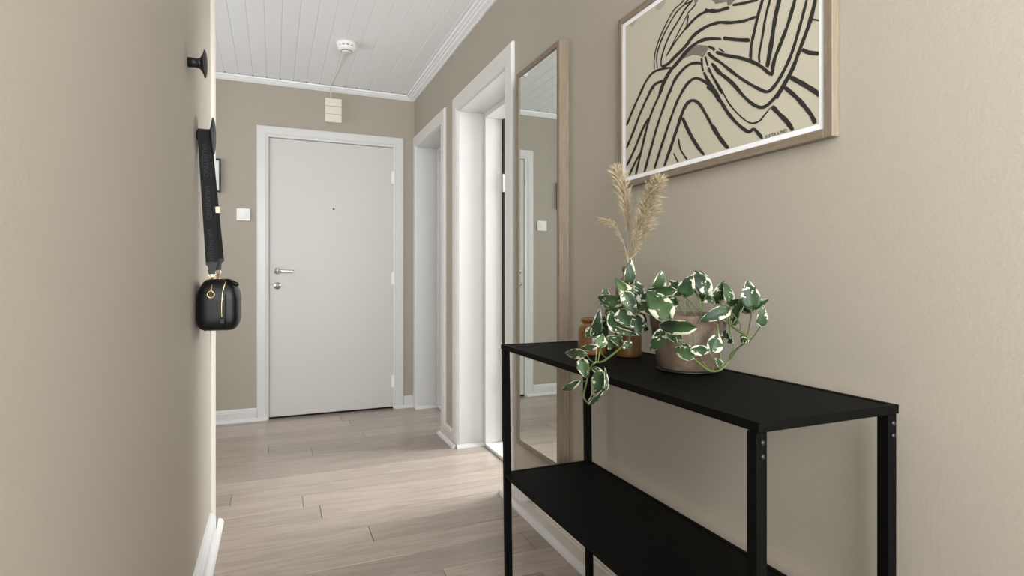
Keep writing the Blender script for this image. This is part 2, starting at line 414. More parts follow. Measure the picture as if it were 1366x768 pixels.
# reveals + inner frames of the two side doorways
def reveal(name, y0, y1, zt, fr, hinge=True):
    bm = bmesh.new(); t = .006
    box(bm, -.002, WT+.001, y1-t, y1+.001, 0, zt); box(bm, -.002, WT+.001, y0-.001, y0+t, 0, zt); box(bm, -.002, WT+.001, y0+t, y1-t, zt-t, zt+.001)
    o = struct(name, bm, M['white'])
    bm = bmesh.new(); f = .03
    x0, x1 = WT+.0015, WT+.115
    box(bm, x0, x1, y1-t-f, y1+.06, 0, zt+.05, .003); box(bm, x0, x1, y0-.06, y0+t+f, 0, zt+.05, .003)
    box(bm, x0, x1, y0+t+f, y1-t-f, zt-t-f, zt+.05)
    link('inner_frame', bm, M['white'], o)
    bm = bmesh.new(); box(bm, x0, x1, y0+t+f, y1-t-f, .0, .018, .003)
    link('threshold', bm, M['white'], o)
    # added black strips stand in for the shaded gap between frame and leaf
    bm = bmesh.new(); box(bm, x1, x1+.03, y1-.02-f, y1-.005, .02, zt-.02); box(bm, x1, x1+.03, y0+.005, y0+f+.02, .02, zt-.02)
    link('gap_shade_strip', bm, M['void'], o)
    bm = bmesh.new(); prism(bm, [(y1-t, 0), (y1-t, .022), (y1-t-.006, .021), (y1-t-.016, .009), (y1-t-.018, 0)], 'x', -.018, WT+.0015)
    prism(bm, [(y0+t, 0), (y0+t, .022), (y0+t+.006, .021), (y0+t+.016, .009), (y0+t+.018, 0)], 'x', -.018, WT+.0015)
    link('reveal_shoe', bm, M['white'], o)
    return o
r2 = reveal('trim_7', *D2, .12); r1 = reveal('trim_8', *D1, .12)
for z in (1.62, .42):
    bm = bmesh.new(); box(bm, WT+.112, WT+.118, D2[1]-.055, D2[1]-.036, z-.055, z+.055)
    tube(bm, [(WT+.124, D2[1]-.045, z-.055), (WT+.124, D2[1]-.045, z+.055)], .008, 12); box(bm, WT+.08, WT+.1155, D2[1]-.0375, D2[1]-.0355, z-.05, z+.05)
    link('hinge', bm, M['chrome'] if False else M['white'], r2)
# open leaf of the second doorway, swung into the side room
dl = struct('door_2', B(WT+.14, WT+.14+.74, 3.385, 3.425, .012, 2.02, .002), M['door'])
bm = bmesh.new(); tube(bm, smooth_path([(WT+.80, 3.385, 1.0), (WT+.80, 3.34, 1.0), (WT+.79, 3.333, 1.0), (WT+.69, 3.333, 1.0)]), .009, 12)
lathe(bm, [(.026, 3.376), (.026, 3.385)], (WT+.80, 0, 1.0), 24, 'y'); link('door_handle', bm, M['chrome'], dl)

# baseboards: board with a bevelled top + rounded shoe on the floor
def baseboard(name, axis, wall, sgn, a0, a1, s0=None, s1=None, hgt=.092, t=.024, m=None):
    bp = [(0, 0), (t, 0), (t, hgt*.72), (t-.004, hgt*.76), (t-.004, hgt*.84), (t-.010, hgt*.93), (t-.014, hgt), (0, hgt)]
    sp = [(t, 0), (t+.020, 0), (t+.020, .006), (t+.015, .016), (t+.006, .021), (t, .022)]
    bm = bmesh.new(); prism(bm, [(wall+sgn*p, z) for p, z in bp], axis, a0, a1)
    o = struct(name, bm, m or M['white'])
    bm = bmesh.new(); prism(bm, [(wall+sgn*p, z) for p, z in sp], axis, s0 if s0 is not None else a0, s1 if s1 is not None else a1)
    link('shoe_moulding', bm, M['white'], o)
    return o
baseboard('baseboard_right', 'y', 0, -1, YB, D2[0]-.092, YB, D2[0]+.015, m=M['cream_base'])
baseboard('baseboard_pillar', 'y', 0, -1, D2[1]+.092, D1[0]-.088, D2[1]-.005, D1[0]-.01, m=M['cream_base'])
baseboard('baseboard_end_left', 'x', D, -1, XFAR, EX0-.07, XFAR, EX0-.002, t=.016)
baseboard('baseboard_end_right', 'x', D, -1, EX1+.07, 0, EX1+.002, -.018, t=.016)
baseboard('baseboard_left', 'y', XL, 1, YS, 2.59, YS, 2.705, t=.022)
# white rounded corner bead at the end of the left wall
bm = bmesh.new(); prism(bm, [(XL-.01, 2.60), (XL+.004, 2.60), (XL+.011, 2.608), (XL+.0155, 2.625), (XL+.0155, 2.655), (XL+.010, 2.680), (XL-.01, 2.690), (XL-.123, 2.690), (XL-.123, 2.60)], 'z', 0, ZC)
struct('trim_9', bm, M['bead'], smooth=False)

# ------------------------------------------------------------ entrance door
YD = D-.002
door = struct('door_1', B(-1.071, -.168, YD, YD+.045, .014, 2.054, .002), M['door'])
bm = bmesh.new(); box(bm, EX0-.0, -1.0745, YD+.004, YD+.12, 0, EZ); box(bm, -.1645, EX1, YD+.004, YD+.12, 0, EZ); box(bm, -1.0745, -.1645, YD+.004, YD+.12, 2.0575, EZ)
fr = link('door_frame', bm, M['white'], door)
link('door_sill', B(-1.0745, -.1645, YD+.012, YD+.12, -.002, .006), M['void'], door)
link('gap_backing', B(-1.08, -.16, YD+.046, YD+.052, .006, 2.06), M['void'], door)  # black sheet behind the leaf stands in for the dark gap around it
for z in (1.82, 1.026, .214):
    bm = bmesh.new()
    tube(bm, [(-.168, YD-.008, z-.05), (-.168, YD-.008, z+.001)], .008, 12); tube(bm, [(-.168, YD-.008, z+.003), (-.168, YD-.008, z+.05)], .0075, 12)
    box(bm, -.185, -.168, YD-.003, YD+.001, z-.045, z+.045)
    link('hinge', bm, M['plastic'], door)
bm = bmesh.new(); lathe(bm, [(0, YD-.011), (.020, YD-.011), (.024, YD-.008), (.025, YD)], (-1.018, 0, 1.083), 28, 'y')
hd = link('handle_rose', bm, M['chrome'], door, True)
bm = bmesh.new(); tube(bm, smooth_path([(-1.018, YD-.008, 1.083), (-1.018, YD-.045, 1.083), (-1.005, YD-.056, 1.083), (-.96, YD-.056, 1.081), (-.905, YD-.052, 1.080)]), .0095, 12)
link('lever', bm, M['chrome'], hd, True)
bm = bmesh.new(); lathe(bm, [(0, YD-.014), (.014, YD-.014), (.016, YD-.009), (.024, YD-.008), (.027, YD)], (-1.018, 0, .974), 28, 'y')
lk = link('lock_cylinder', bm, M['chrome'], door, True)
link('key_slot', B(-1.020, -1.016, YD-.0155, YD-.0135, .966, .982), M['void'], lk)
bm = bmesh.new(); lathe(bm, [(0, YD-.003), (.0035, YD-.003), (.006, YD-.002), (.007, YD)], (-.621, 0, 1.552), 16, 'y'); link('peephole', bm, M['blackmatt'], door)

# ------------------------------------------------------------ things on the end wall and ceiling
sw = thing('light_switch', 'white square rocker light switch on the beige wall left of the entrance door', 'switch', (-1.2415, D, 1.483))
bm = B(-1.286, -1.197, D-.012, D, 1.4405, 1.5275, .004, 2); link('plate', bm, M['plastic'], sw)
bm = B(-1.268, -1.215, D-.017, D-.010, 1.457, 1.511, .003, 2); link('rocker', bm, M['plastic'], sw)
bm = bmesh.new(); lathe(bm, [(0, D-.0215), (.017, D-.0215), (.0185, D-.019), (.0185, D-.0165)], (-1.2415, 0, 1.484), 28, 'y'); link('dimmer_button', bm, M['plastic'], sw)

ch = thing('door_chime', 'cream three-section chime box under the ceiling above the entrance door', 'chime', (-.625, D, 2.29))
for k in range(3):
    z1 = 2.382-k*.0605
    link('chime_section', B(-.686, -.567, D-.045, D, z1-.059, z1, .003, 2), M['cream'], ch)
cbm = bmesh.new(); zc = ZC-.004
for dx in (-.004, .006):
    tube(cbm, [(-.618+dx, 3.74, zc), (-.630+dx*.6, 4.1, zc), (-.648+dx*.3, 4.40, zc), (-.650+dx*.3, 4.435, ZC-.02), (-.650+dx*.3, D-.035, ZC-.035), (-.645, D-.012, 2.43), (-.640, D-.012, 2.382)], .0028, 6)
tag(link('chime_cable', cbm, M['plastic'], None, True), 'thin white twin cable running along the ceiling to the cream chime box', 'cable')

sd = thing('smoke_detector', 'round white smoke detector mounted on the boarded ceiling', 'smoke detector', (-.628, 3.62, ZC))
sc = (-.628, 3.62, 0)
bm = bmesh.new(); lathe(bm, [(.060, ZC), (.062, ZC-.006), (.060, ZC-.018), (.055, ZC-.022)], sc, 40); link('base', bm, M['plastic'], sd, True)
bm = bmesh.new(); lathe(bm, [(.050, ZC-.018), (.050, ZC-.030)], sc, 40); link('vent_gap', bm, M['void'], sd)
bm = bmesh.new(); lathe(bm, [(.057, ZC-.0285), (.057, ZC-.032), (.052, ZC-.042), (.040, ZC-.050), (.036, ZC-.051), (.036, ZC-.048), (.0, ZC-.048)], sc, 40); link('cover', bm, M['plastic'], sd, True)
for k in range(14):
    a = 2*PI*k/14; bm = bmesh.new()
    vs = box(bm, .0525, .058, -.006, .006, ZC-.029, ZC-.019)
    bmesh.ops.rotate(bm, verts=bm.verts, cent=(0, 0, 0), matrix=Matrix.Rotation(a, 3, 'Z')); bmesh.ops.translate(bm, verts=bm.verts, vec=sc)
    link('vent_rib', bm, M['plastic'], sd)
bm = bmesh.new(); lathe(bm, [(0, ZC-.056), (.026, ZC-.056), (.029, ZC-.054), (.029, ZC-.048)], sc, 32); link('test_button', bm, M['plastic'], sd, True)
for k in range(5):
    a = -PI/2 + (k-2)*.42; bm = bmesh.new(); box(bm, .031, .0352, -.0055, .0055, ZC-.0512, ZC-.047)
    bmesh.ops.rotate(bm, verts=bm.verts, cent=(0, 0, 0), matrix=Matrix.Rotation(a, 3, 'Z')); bmesh.ops.translate(bm, verts=bm.verts, vec=sc)
    link('slot', bm, M['void'], sd)

pf = thing('small_picture_frame', 'small black picture frame on the end wall behind the hanging bag strap', 'picture frame', (-1.47, D, 1.75))
fx0, fx1, fz0, fz1 = -1.555, -1.386, 1.636, 1.871
bm = bmesh.new(); t = .011
box(bm, fx0, fx0+t, D-.02, D, fz0, fz1); box(bm, fx1-t, fx1, D-.02, D, fz0, fz1); box(bm, fx0+t, fx1-t, D-.02, D, fz0, fz0+t); box(bm, fx0+t, fx1-t, D-.02, D, fz1-t, fz1)
link('frame', bm, M['blackmatt'], pf)
link('mount', B(fx0+t, fx1-t, D-.008, D-.004, fz0+t, fz1-t), M['mat'], pf)
bm = bmesh.new(); i = .036
for (a, b, c, d) in ((fx0+i, fx0+i+.003, fz0+i, fz1-i), (fx1-i-.003, fx1-i, fz0+i, fz1-i), (fx0+i, fx1-i, fz0+i, fz0+i+.003), (fx0+i, fx1-i, fz1-i-.003, fz1-i)):
    box(bm, a, b, D-.0095, D-.008, c, d)
link('print_border', bm, M['ink'], pf)
link('print', B(fx0+i+.008, fx1-i-.008, D-.009, D-.008, fz0+i+.008, fz1-i-.008), M['tape'], pf)

# ------------------------------------------------------------ mirror
my0, my1, mz0, mz1 = 1.915, 2.326, .305, 1.941
mx = .045
mi = thing('wall_mirror', 'tall narrow mirror in a greyed oak frame on the right-hand wall', 'mirror', (0, (my0+my1)/2, mz0))
fw = .022
def rail(x0, x1, y0, y1, z0, z1): return B(x0, x1, y0, y1, z0, z1, .0012, 1)
link('side_rail', rail(-mx, -.001, my0, my0+fw, mz0, mz1), M['frame_z'], mi)
link('side_rail', rail(-mx, -.001, my1-fw, my1, mz0, mz1), M['frame_z'], mi)
link('cross_rail', rail(-mx, -.001, my0+fw, my1-fw, mz1-fw, mz1), M['frame_y'], mi)
link('cross_rail', rail(-mx, -.001, my0+fw, my1-fw, mz0, mz0+fw), M['frame_y'], mi)
g = link('mirror_glass', B(-.004, .004, -(my1-my0)/2+fw, (my1-my0)/2-fw, -(mz1-mz0)/2+fw, (mz1-mz0)/2-fw), M['mirror'], mi)
g.location = (-mx+.009, (my0+my1)/2, (mz0+mz1)/2); g.rotation_euler = (0, 0, math.radians(MROT := 0.30))

# ------------------------------------------------------------ framed print
px = -.020; py0 = .795; py1 = onx(824.5, 27, px).y; pz0 = 1.325; pz1 = 1.866
pic = thing('framed_print', 'large framed abstract print of black brush lines in an oak frame above the console table', 'picture', (0, (py0+py1)/2, pz0))
ft = .0195
link('frame_stile', rail(px, -.001, py0, py0+ft, pz0, pz1), M['frame_z'], pic)
link('frame_stile', rail(px, -.001, py1-ft, py1, pz0, pz1), M['frame_z'], pic)
link('frame_rail', rail(px, -.001, py0+ft, py1-ft, pz1-ft, pz1), M['frame_y'], pic)
link('frame_rail', rail(px, -.001, py0+ft, py1-ft, pz0, pz0+ft), M['frame_y'], pic)
xm = -.0155
link('mount', B(xm, -.006, py0+ft, py1-ft, pz0+ft, pz1-ft), M['mat'], pic)
sy0 = onx(1093, 165, xm).y; sy1 = onx(835, 35, xm).y; sz0 = (onx(1093, 165, xm).z+onx(838.5, 236, xm).z)/2; sz1 = onx(835, 35.5, xm).z
print('PRINT', py0, py1, sy0, sy1, sz0, sz1, onx(1093, 165, xm).z, onx(838.5, 236, xm).z)
xs = xm-.0006
sheet = link('print', B(xs, xm, sy0, sy1, sz0, sz1), M['paper'], pic)
CR = {'A': (820, 0, 6.143), 'B': (950, 0, 6.141), 'C': (820, 115, 5.686), 'D': (950, 100, 6.4)}
def cp(c, x, y): o = CR[c]; return (o[0]+x/o[2], o[1]+y/o[2])
strokes = [
 ('A', 8, [(580, -60), (565, 5), (480, 90), (400, 240), (345, 380), (325, 480), (325, 570)]),
 ('A', 9, [(640, -60), (580, 25), (500, 110), (430, 230), (375, 350), (345, 460), (350, 560)]),
 ('A', 10, [(640, 5), (585, 65), (520, 170), (450, 290), (405, 400), (380, 500), (388, 550)]),
 ('A', 7, [(600, 110), (560, 190), (510, 290), (470, 370), (420, 465)]),
 ('A', 9, [(604, 120), (592, 200), (575, 240), (500, 340), (420, 465)]),
 ('A', 9, [(665, 30), (640, 65), (598, 108)]), ('A', 9, [(640, 0), (610, 20), (575, 35)]),
 ('A', 16, [(865, 92), (800, 82), (740, 100), (680, 132), (620, 190), (575, 245)]),
 ('A', 20, [(865, 185), (780, 205), (700, 250), (640, 300), (580, 380), (500, 460), (440, 520), (385, 552)]),
 ('A', 22, [(865, 318), (780, 318), (720, 330), (660, 360), (600, 410), (540, 480), (490, 540), (455, 580), (410, 660), (365, 770)]),
 ('A', 18, [(712, 520), (660, 515), (600, 535), (540, 590), (490, 660), (445, 770)]),
 ('A', 14, [(480, 552), (400, 562), (320, 590), (260, 660), (205, 770)]),
 ('A', 18, [(415, 662), (370, 670), (320, 700), (280, 770)]),
 ('A', 20, [(830, 770), (760, 685), (670, 640), (600, 680), (540, 770)]),
 ('A', 14, [(712, 475), (716, 540), (725, 585)]), ('A', 20, [(730, 590), (760, 650), (800, 710), (860, 800)]),
 ('A', 13, [(742, 462), (752, 500), (765, 540)]), ('A', 12, [(770, 550), (800, 620), (840, 700), (880, 770)]),
 ('A', 18, [(765, 380), (800, 395), (820, 412)]), ('A', 20, [(765, 430), (800, 470), (862, 508)]),
 ('A', 18, [(795, 515), (830, 570), (862, 612)]), ('A', 16, [(840, 425), (862, 440)]),
 ('B', 19, [(425, -40), (380, 110), (345, 260), (320, 380), (315, 490)]),
 ('B', 15, [(485, -40), (440, 130), (410, 310), (385, 450), (390, 515)]),
 ('B', 27, [(560, -40), (520, 130), (490, 320), (470, 440), (450, 550)]),
 ('B', 23, [(690, -40), (620, 200), (560, 360), (510, 490), (487, 622)]),
 ('B', 21, [(785, -40), (720, 210), (650, 440), (570, 610), (500, 715), (450, 750), (390, 730), (280, 670), (180, 600), (80, 520), (0, 465), (-30, 440)]),
 ('B', 25, [(855, -40), (800, 180), (720, 400), (650, 580), (545, 768), (520, 800)]),
 ('B', 22, [(825, 158), (876, 166)]), ('B', 28, [(735, 405), (790, 430), (876, 440)]),
 ('B', 20, [(0, 195), (60, 182), (150, 185), (260, 170), (365, 135)]),
 ('B', 22, [(-60, 80), (0, 92), (60, 85), (140, 62)]), ('B', 18, [(165, 42), (260, 25), (380, -5)]),
 ('B', 25, [(-10, 320), (75, 320)]), ('B', 25, [(90, 312), (200, 325), (310, 330)]),
 ('B', 24, [(30, 425), (100, 450), (250, 480), (380, 530), (480, 612)]), ('B', 18, [(55, 397), (100, 428)]),
 ('B', 22, [(0, 520), (80, 610), (150, 670), (240, 768)]),
 ('B', 34, [(640, 630), (750, 690), (860, 760), (876, 790)]),
 ('D', 10, [(-40, -50), (20, 30), (80, 125), (150, 250), (250, 360), (330, 410), (400, 395), (440, 350), (500, 275)]),
 ('D', 24, [(0, 110), (60, 200), (140, 330), (230, 430), (310, 485), (360, 465), (430, 545)]),
 ('D', 22, [(70, -20), (180, 70), (260, 170), (350, 250), (430, 275), (500, 230), (580, 130), (640, 20)]),
 ('D', 34, [(510, 265), (580, 340), (640, 400), (690, 475)]),
 ('D', 32, [(615, 100), (720, 190), (800, 280), (850, 350), (880, 415)]),
 ('D', 28, [(0, 430), (60, 530), (138, 630)]),
 ('C', 12, [(90, 300), (150, 150), (220, 0)]), ('C', 13, [(90, 470), (140, 350), (200, 190), (260, 60), (300, 0)]),
 ('C', 14, [(92, 605), (150, 480), (215, 320), (262, 240)]), ('C', 13, [(265, 240), (300, 150), (370, 0)]),
 ('C', 12, [(110, 680), (150, 590), (200, 500)]), ('C', 13, [(160, 670), (200, 500), (240, 330), (265, 240)]),
 ('C', 14, [(225, 655), (270, 490), (330, 280), (400, 80), (435, 0)]),
 ('C', 14, [(300, 630), (350, 470), (420, 260), (480, 100), (540, 0)]),
 ('C', 18, [(375, 608), (430, 450), (490, 270), (530, 160), (580, 108), (640, 130), (700, 230), (760, 340), (800, 405)]),
 ('C', 20, [(515, 240), (570, 360), (630, 460), (680, 523)]),
 ('C', 10, [(485, 400), (500, 480), (550, 558)]), ('C', 15, [(448, 510), (480, 576)]),
 ('C', 22, [(700, 0), (750, 40), (800, 120)]),
]
bm = bmesh.new(); xk = xs-.0005
SK = [0]
def stroke(bm, c, wd, pts):
    SK[0] += 1; xk = xs-.0003-SK[0]*1e-5; wd *= 1.28
    P2 = smooth_path([Vector((*cp(c, *p), 0)) for p in pts], 6)
    L = []; R = []; n = len(P2)
    for i, p in enumerate(P2):
        t = (P2[min(i+1, n-1)]-P2[max(i-1, 0)]).normalized(); nn = Vector((-t.y, t.x, 0))
        ww = wd/CR[c][2]*.5*(.98+.26*noise.noise(p*.09)+.12*noise.noise(p*.5))
        e = min(i, n-1-i)/max(1, n*.06); ww *= min(1, .55+.45*e)
        q0 = p+nn*ww; q1 = p-nn*ww
        L.append(onx(q0.x, q0.y, xk)); R.append(onx(q1.x, q1.y, xk))
    cl = lambda q: Vector((xk, min(max(q.y, sy0), sy1), min(max(q.z, sz0), sz1)))
    vl = [bm.verts.new(cl(q)) for q in L]; vr = [bm.verts.new(cl(q)) for q in R]
    for i in range(n-1):
        try: bm.faces.new((vl[i], vr[i], vr[i+1], vl[i+1]))
        except ValueError: pass
for s in strokes: stroke(bm, *s)
link('brush_strokes', bm, M['ink'], sheet, kind='stuff')
bm = bmesh.new()
def blob(pts, c, x):
    vs = []
    for p in pts:
        q = onx(*cp(c, *p), x); q.z = min(q.z, sz1); vs.append(bm.verts.new(q))
    bm.faces.new(vs)
xk = xs-.0004
blob([(600, 410), (645, 372), (700, 368), (762, 376), (766, 402), (745, 440), (720, 472), (690, 455), (640, 450), (570, 478), (500, 535), (540, 470)], 'A', xk+.0002)
blob([(800, -20), (960, -20), (930, 20), (905, 5), (860, 25), (825, 32), (810, 10)], 'A', xk+.0002)
blob([(0, 5), (40, 30), (120, 15), (125, 45), (150, 40), (195, -5), (0, -20)], 'B', xk+.00014)
blob([(650, -10), (690, -10), (675, 20), (655, 30)], 'A', xk+.0002)
link('grey_wash', bm, M['greyink'], sheet, kind='stuff')
bm = bmesh.new(); blob([(105, 190), (188, 152), (165, 190), (150, 222)], 'A', xk+.0001)
link('tape_mark', bm, M['tape'], sheet); bm = bmesh.new()
vs = []
for k in range(24):
    a = 2*PI*k/24; q = onx(881, 6, xk+.0001); q += Vector((0, math.cos(a)*.022, math.sin(a)*.0135)); q.z = min(q.z, sz1); vs.append(bm.verts.new(q))
bm.faces.new(vs); link('tape_mark', bm, M['tape'], sheet)
def text(name, s, size, mtl, parent, mtx, ext=.0002, spacing=1.0):
    cu = bpy.data.curves.new(name, 'FONT'); cu.body = s; cu.size = size; cu.extrude = ext; cu.align_x = 'CENTER'; cu.align_y = 'CENTER'; cu.resolution_u = 3
    cu.space_character = spacing
    t = bpy.data.objects.new(name+'_tmp', cu); C.objects.link(t)
    bpy.context.view_layer.update()
    me = bpy.data.meshes.new_from_object(t); bpy.data.objects.remove(t)
    me.transform(mtx); me.materials.clear(); me.materials.append(mtl); me.name = name
    o = bpy.data.objects.new(name, me); C.objects.link(o)
    if parent is not None: o.parent = parent; o.matrix_parent_inverse = Matrix.Translation(-parent_origin(parent))
    return o
ct = onx(1035, 178.6, xk)
# basis: text right = -y (towards the camera side), up = z, out = -x
mtx = Matrix(((0, 0, -1, ct.x), (-1, 0, 0, ct.y), (0, 1, 0, ct.z), (0, 0, 0, 1)))
text('signature', 'SOFIA LIND', .0105, M['ink'], sheet, mtx @ Matrix.Rotation(0.03, 4, 'Z'), .0002, 1.1)

# ------------------------------------------------------------ console table
XB, XF, YN, YF, ZT = -.050, -.367, .645, 1.700, .829
con = thing('console_table', 'narrow black metal console table with two shelves against the right-hand wall', 'table', ((XB+XF)/2, (YN+YF)/2, 0))
def tray(zt, th, x0, x1, y0, y1, rim=.012):
    bm = bmesh.new()
    box(bm, x0+rim, x1-rim, y0+rim, y1-rim, zt-th*.7, zt-.0016, .0008)
    for a in ((x0, x1, y0, y0+rim-.0012), (x0, x1, y1-rim+.0012, y1), (x0, x0+rim-.0012, y0+rim, y1-rim), (x1-rim+.0012, x1, y0+rim, y1-rim)):
        box(bm, *a, zt-th, zt, .0012, 2)
    return bm
link('top_shelf', tray(ZT, .0155, XF, XB, YN, YF), M['black'], con)
ZS = .426
link('lower_shelf', tray(ZS, .0155, XF+.003, XB-.003, YN+.02, YF-.02), M['black'], con)
LW = .021
def leg(x, y, sy, dx=0, dy=0):
    bm = bmesh.new(); vs = box(bm, x, x+LW, y, y+LW, 0, ZT-.0165, .0012, 1)
    for v in bm.verts:
        k = 1-v.co.z/ZT; v.co.x += dx*k; v.co.y += dy*k
    lg = link('leg', bm, M['black'], con)
    for z in (ZT-.032, ZT-.053, ZS-.008, ZS-.026):
        k = 1-z/ZT; yy = (y if sy < 0 else y+LW)+dy*k; b2 = bmesh.new()
        lathe(b2, [(0, -.0035), (.0028, -.0035), (.0046, -.0015), (.0048, 0)] if sy < 0 else [(0, .0035), (.0028, .0035), (.0046, .0015), (.0048, 0)], (x+LW/2+dx*k, yy, z), 14, 'y')
        link('bolt', b2, M['chrome'] if False else M['blackmatt'], lg, True)
leg(XF, YN+.004, -1); leg(XB-LW, YN+.004, -1)
leg(XF, YF-LW-.004, 1, .010, -.004); leg(XB-LW, YF-LW-.004, 1, .002, -.018)

# ------------------------------------------------------------ pot, jar, bottle
def centre_on_top(u, v, r):
    p = onz(u, v, ZT); d = Vector((p.x+A, p.y, 0)).normalized(); return p + d*r
pc = centre_on_top(917, 499, .068); print('POT', pc)
plant = thing('potted_plant', 'variegated green and white trailing pothos in a weathered terracotta pot on the console table', 'plant', pc)
bm = bmesh.new(); lathe(bm, [(0, ZT+.004), (.082, ZT+.004), (.084, ZT+.001), (.080, ZT), (0, ZT)][:4][::-1] if False else [(.067, ZT), (.070, ZT+.002), (.070, ZT+.004), (0, ZT+.004)], (pc.x, pc.y, 0), 44)
link('pot_shade_disc', bm, M['blackmatt'], plant, True)  # thin black disc added for the shadow under the pot
bm = bmesh.new(); z0 = ZT+.0045
lathe(bm, [(0, z0), (.062, z0), (.067, z0+.004), (.071, z0+.02), (.078, z0+.06), (.083, z0+.095), (.0845, z0+.098), (.0865, z0+.118), (.086, z0+.125), (.083, z0+.127), (.079, z0+.124), (.077, z0+.10), (.0, z0+.10)], (pc.x, pc.y, 0), 56)
link('terracotta_pot', bm, M['terracotta'], plant, True)
bm = bmesh.new(); lathe(bm, [(.0765, z0+.104), (.05, z0+.109), (0, z0+.111)], (pc.x, pc.y, 0), 40); link('soil', bm, M['soil'], plant)
jr = .0405; jc = centre_on_top(790, 474, jr); print('JAR', jc)
jar = thing('stoneware_jar', 'squat amber stoneware jar at the far end of the console table beside the mirror', 'jar', jc)
bm = bmesh.new(); z = ZT
lathe(bm, [(0, z), (.037, z), (.040, z+.003), (.0405, z+.008), (.0405, z+.070), (.039, z+.077), (.034, z+.083), (.030, z+.086), (.029, z+.090), (.033, z+.092), (.0335, z+.099), (.032, z+.101), (.027, z+.101), (.026, z+.09), (.034, z+.075), (.035, z+.01), (0, z+.008)], (jc.x, jc.y, 0), 48)
link('jar_body', bm, M['amber'], jar, True)
br = .036; bc = centre_on_top(838, 477, br); print('BOTTLE', bc)
bot = thing('stoneware_bottle', 'tall brown stoneware bottle behind the trailing leaves, holding dried grass', 'bottle', bc)
bm = bmesh.new()
lathe(bm, [(0, z), (.032, z), (.035, z+.003), (.036, z+.010), (.036, z+.178), (.0345, z+.192), (.028, z+.205), (.019, z+.213), (.0145, z+.218), (.0135, z+.230), (.0165, z+.232), (.0170, z+.242), (.0155, z+.245), (.0105, z+.245), (.0100, z+.215), (.03, z+.19), (.031, z+.01), (0, z+.008)], (bc.x, bc.y, 0), 40)
link('bottle_body', bm, M['amber2'], bot, True)
bt = Vector((bc.x, bc.y, ZT+.20)); bxd = bc.x

# ------------------------------------------------------------ dried grass in the bottle
def plume(label, pts_px, xo, w0, nn, droop, start, arc=1.0):
    root = thing('pampas_grass', label, 'dried grass', bt, 'dried grass stems in the brown bottle')
    path = [bt + Vector((xo*.1, 0, -.12)), bt + Vector((xo*.15, 0, .035))] + [onx(u, v, bxd+xo) for u, v in pts_px]
    path = smooth_path(path, 8)
    bm = bmesh.new(); tube(bm, path, [.0016*(1-.6*i/len(path)) for i in range(len(path))], 5); link('stalk', bm, M['pampas'], root, True)
    bm = bmesh.new(); n = len(path); s0 = int(n*start)
    for k in range(nn):
        t = random.random(); i = s0+t*(n-1-s0); i0 = int(i); p = path[i0].lerp(path[min(i0+1, n-1)], i-i0)
        ax = (path[min(i0+1, n-1)]-path[max(i0-1, 0)]).normalized()
        env = math.sin(PI*min(1, .12+.88*(1-t))**.8)*.9+.25
        a = random.random()*2*PI; o = ax.orthogonal().normalized(); o2 = ax.cross(o); rad = o*math.cos(a)+o2*math.sin(a)
        ln = w0*env*(.7+.9*random.random()); d = (ax*(.9+.5*random.random())+rad*(.55+.4*random.random())).normalized()
        p1 = p+d*ln*.5; p2 = p+d*ln+Vector((0, 0, -droop*ln*random.random()))
        p3 = p2+d*ln*.35+Vector((0, 0, -droop*ln*.6))
        side = d.cross(Vector((random.random()-.5, random.random()-.5, random.random()-.5))).normalized()*(.0004+.0005*random.random())
        q = [bm.verts.new(x) for x in (p-side*.5, p+side*.5, p1+side, p1-side, p2+side*.9, p2-side*.9, p3)]
        bm.faces.new((q[0], q[1], q[2], q[3])); bm.faces.new((q[3], q[2], q[4], q[5])); bm.faces.new((q[5], q[4], q[6]))
        for r in range(3):   # fine side hairs
            s = p.lerp(p2, .3+.6*random.random()); dv = Vector((random.random()-.5, random.random()-.5, random.random()*.8-.2)).normalized()*ln*.32
            sd_ = dv.cross(d).normalized()*.00035
            bm.faces.new([bm.verts.new(x) for x in (s-sd_, s+sd_, s+dv)])
    link('plume', bm, M['pampas'], root, kind='stuff')
plume('upright pale grass plume, leftmost of the tall ones in the bottle, its tip over the print frame corner', [(838, 330), (837, 290), (832, 255), (824, 230)], .0, .024, 1100, .2, .50)
plume('long fluffy grass plume leaning right towards the print from the bottle', [(845, 335), (852, 305), (864, 268), (877, 243)], -.006, .025, 1300, .25, .36)
plume('broad low grass plume just right of the bottle neck', [(845, 338), (852, 318), (862, 295), (872, 272)], .012, .024, 900, .3, .34)
plume('short grass plume arching left away from the bottle', [(835, 335), (826, 312), (814, 297), (800, 291)], -.004, .014, 210, .5, .48)
plume('thin wispy grass sprig at the left of the bottle neck', [(836, 345), (832, 336), (822, 330)], .008, .010, 50, .3, .5)

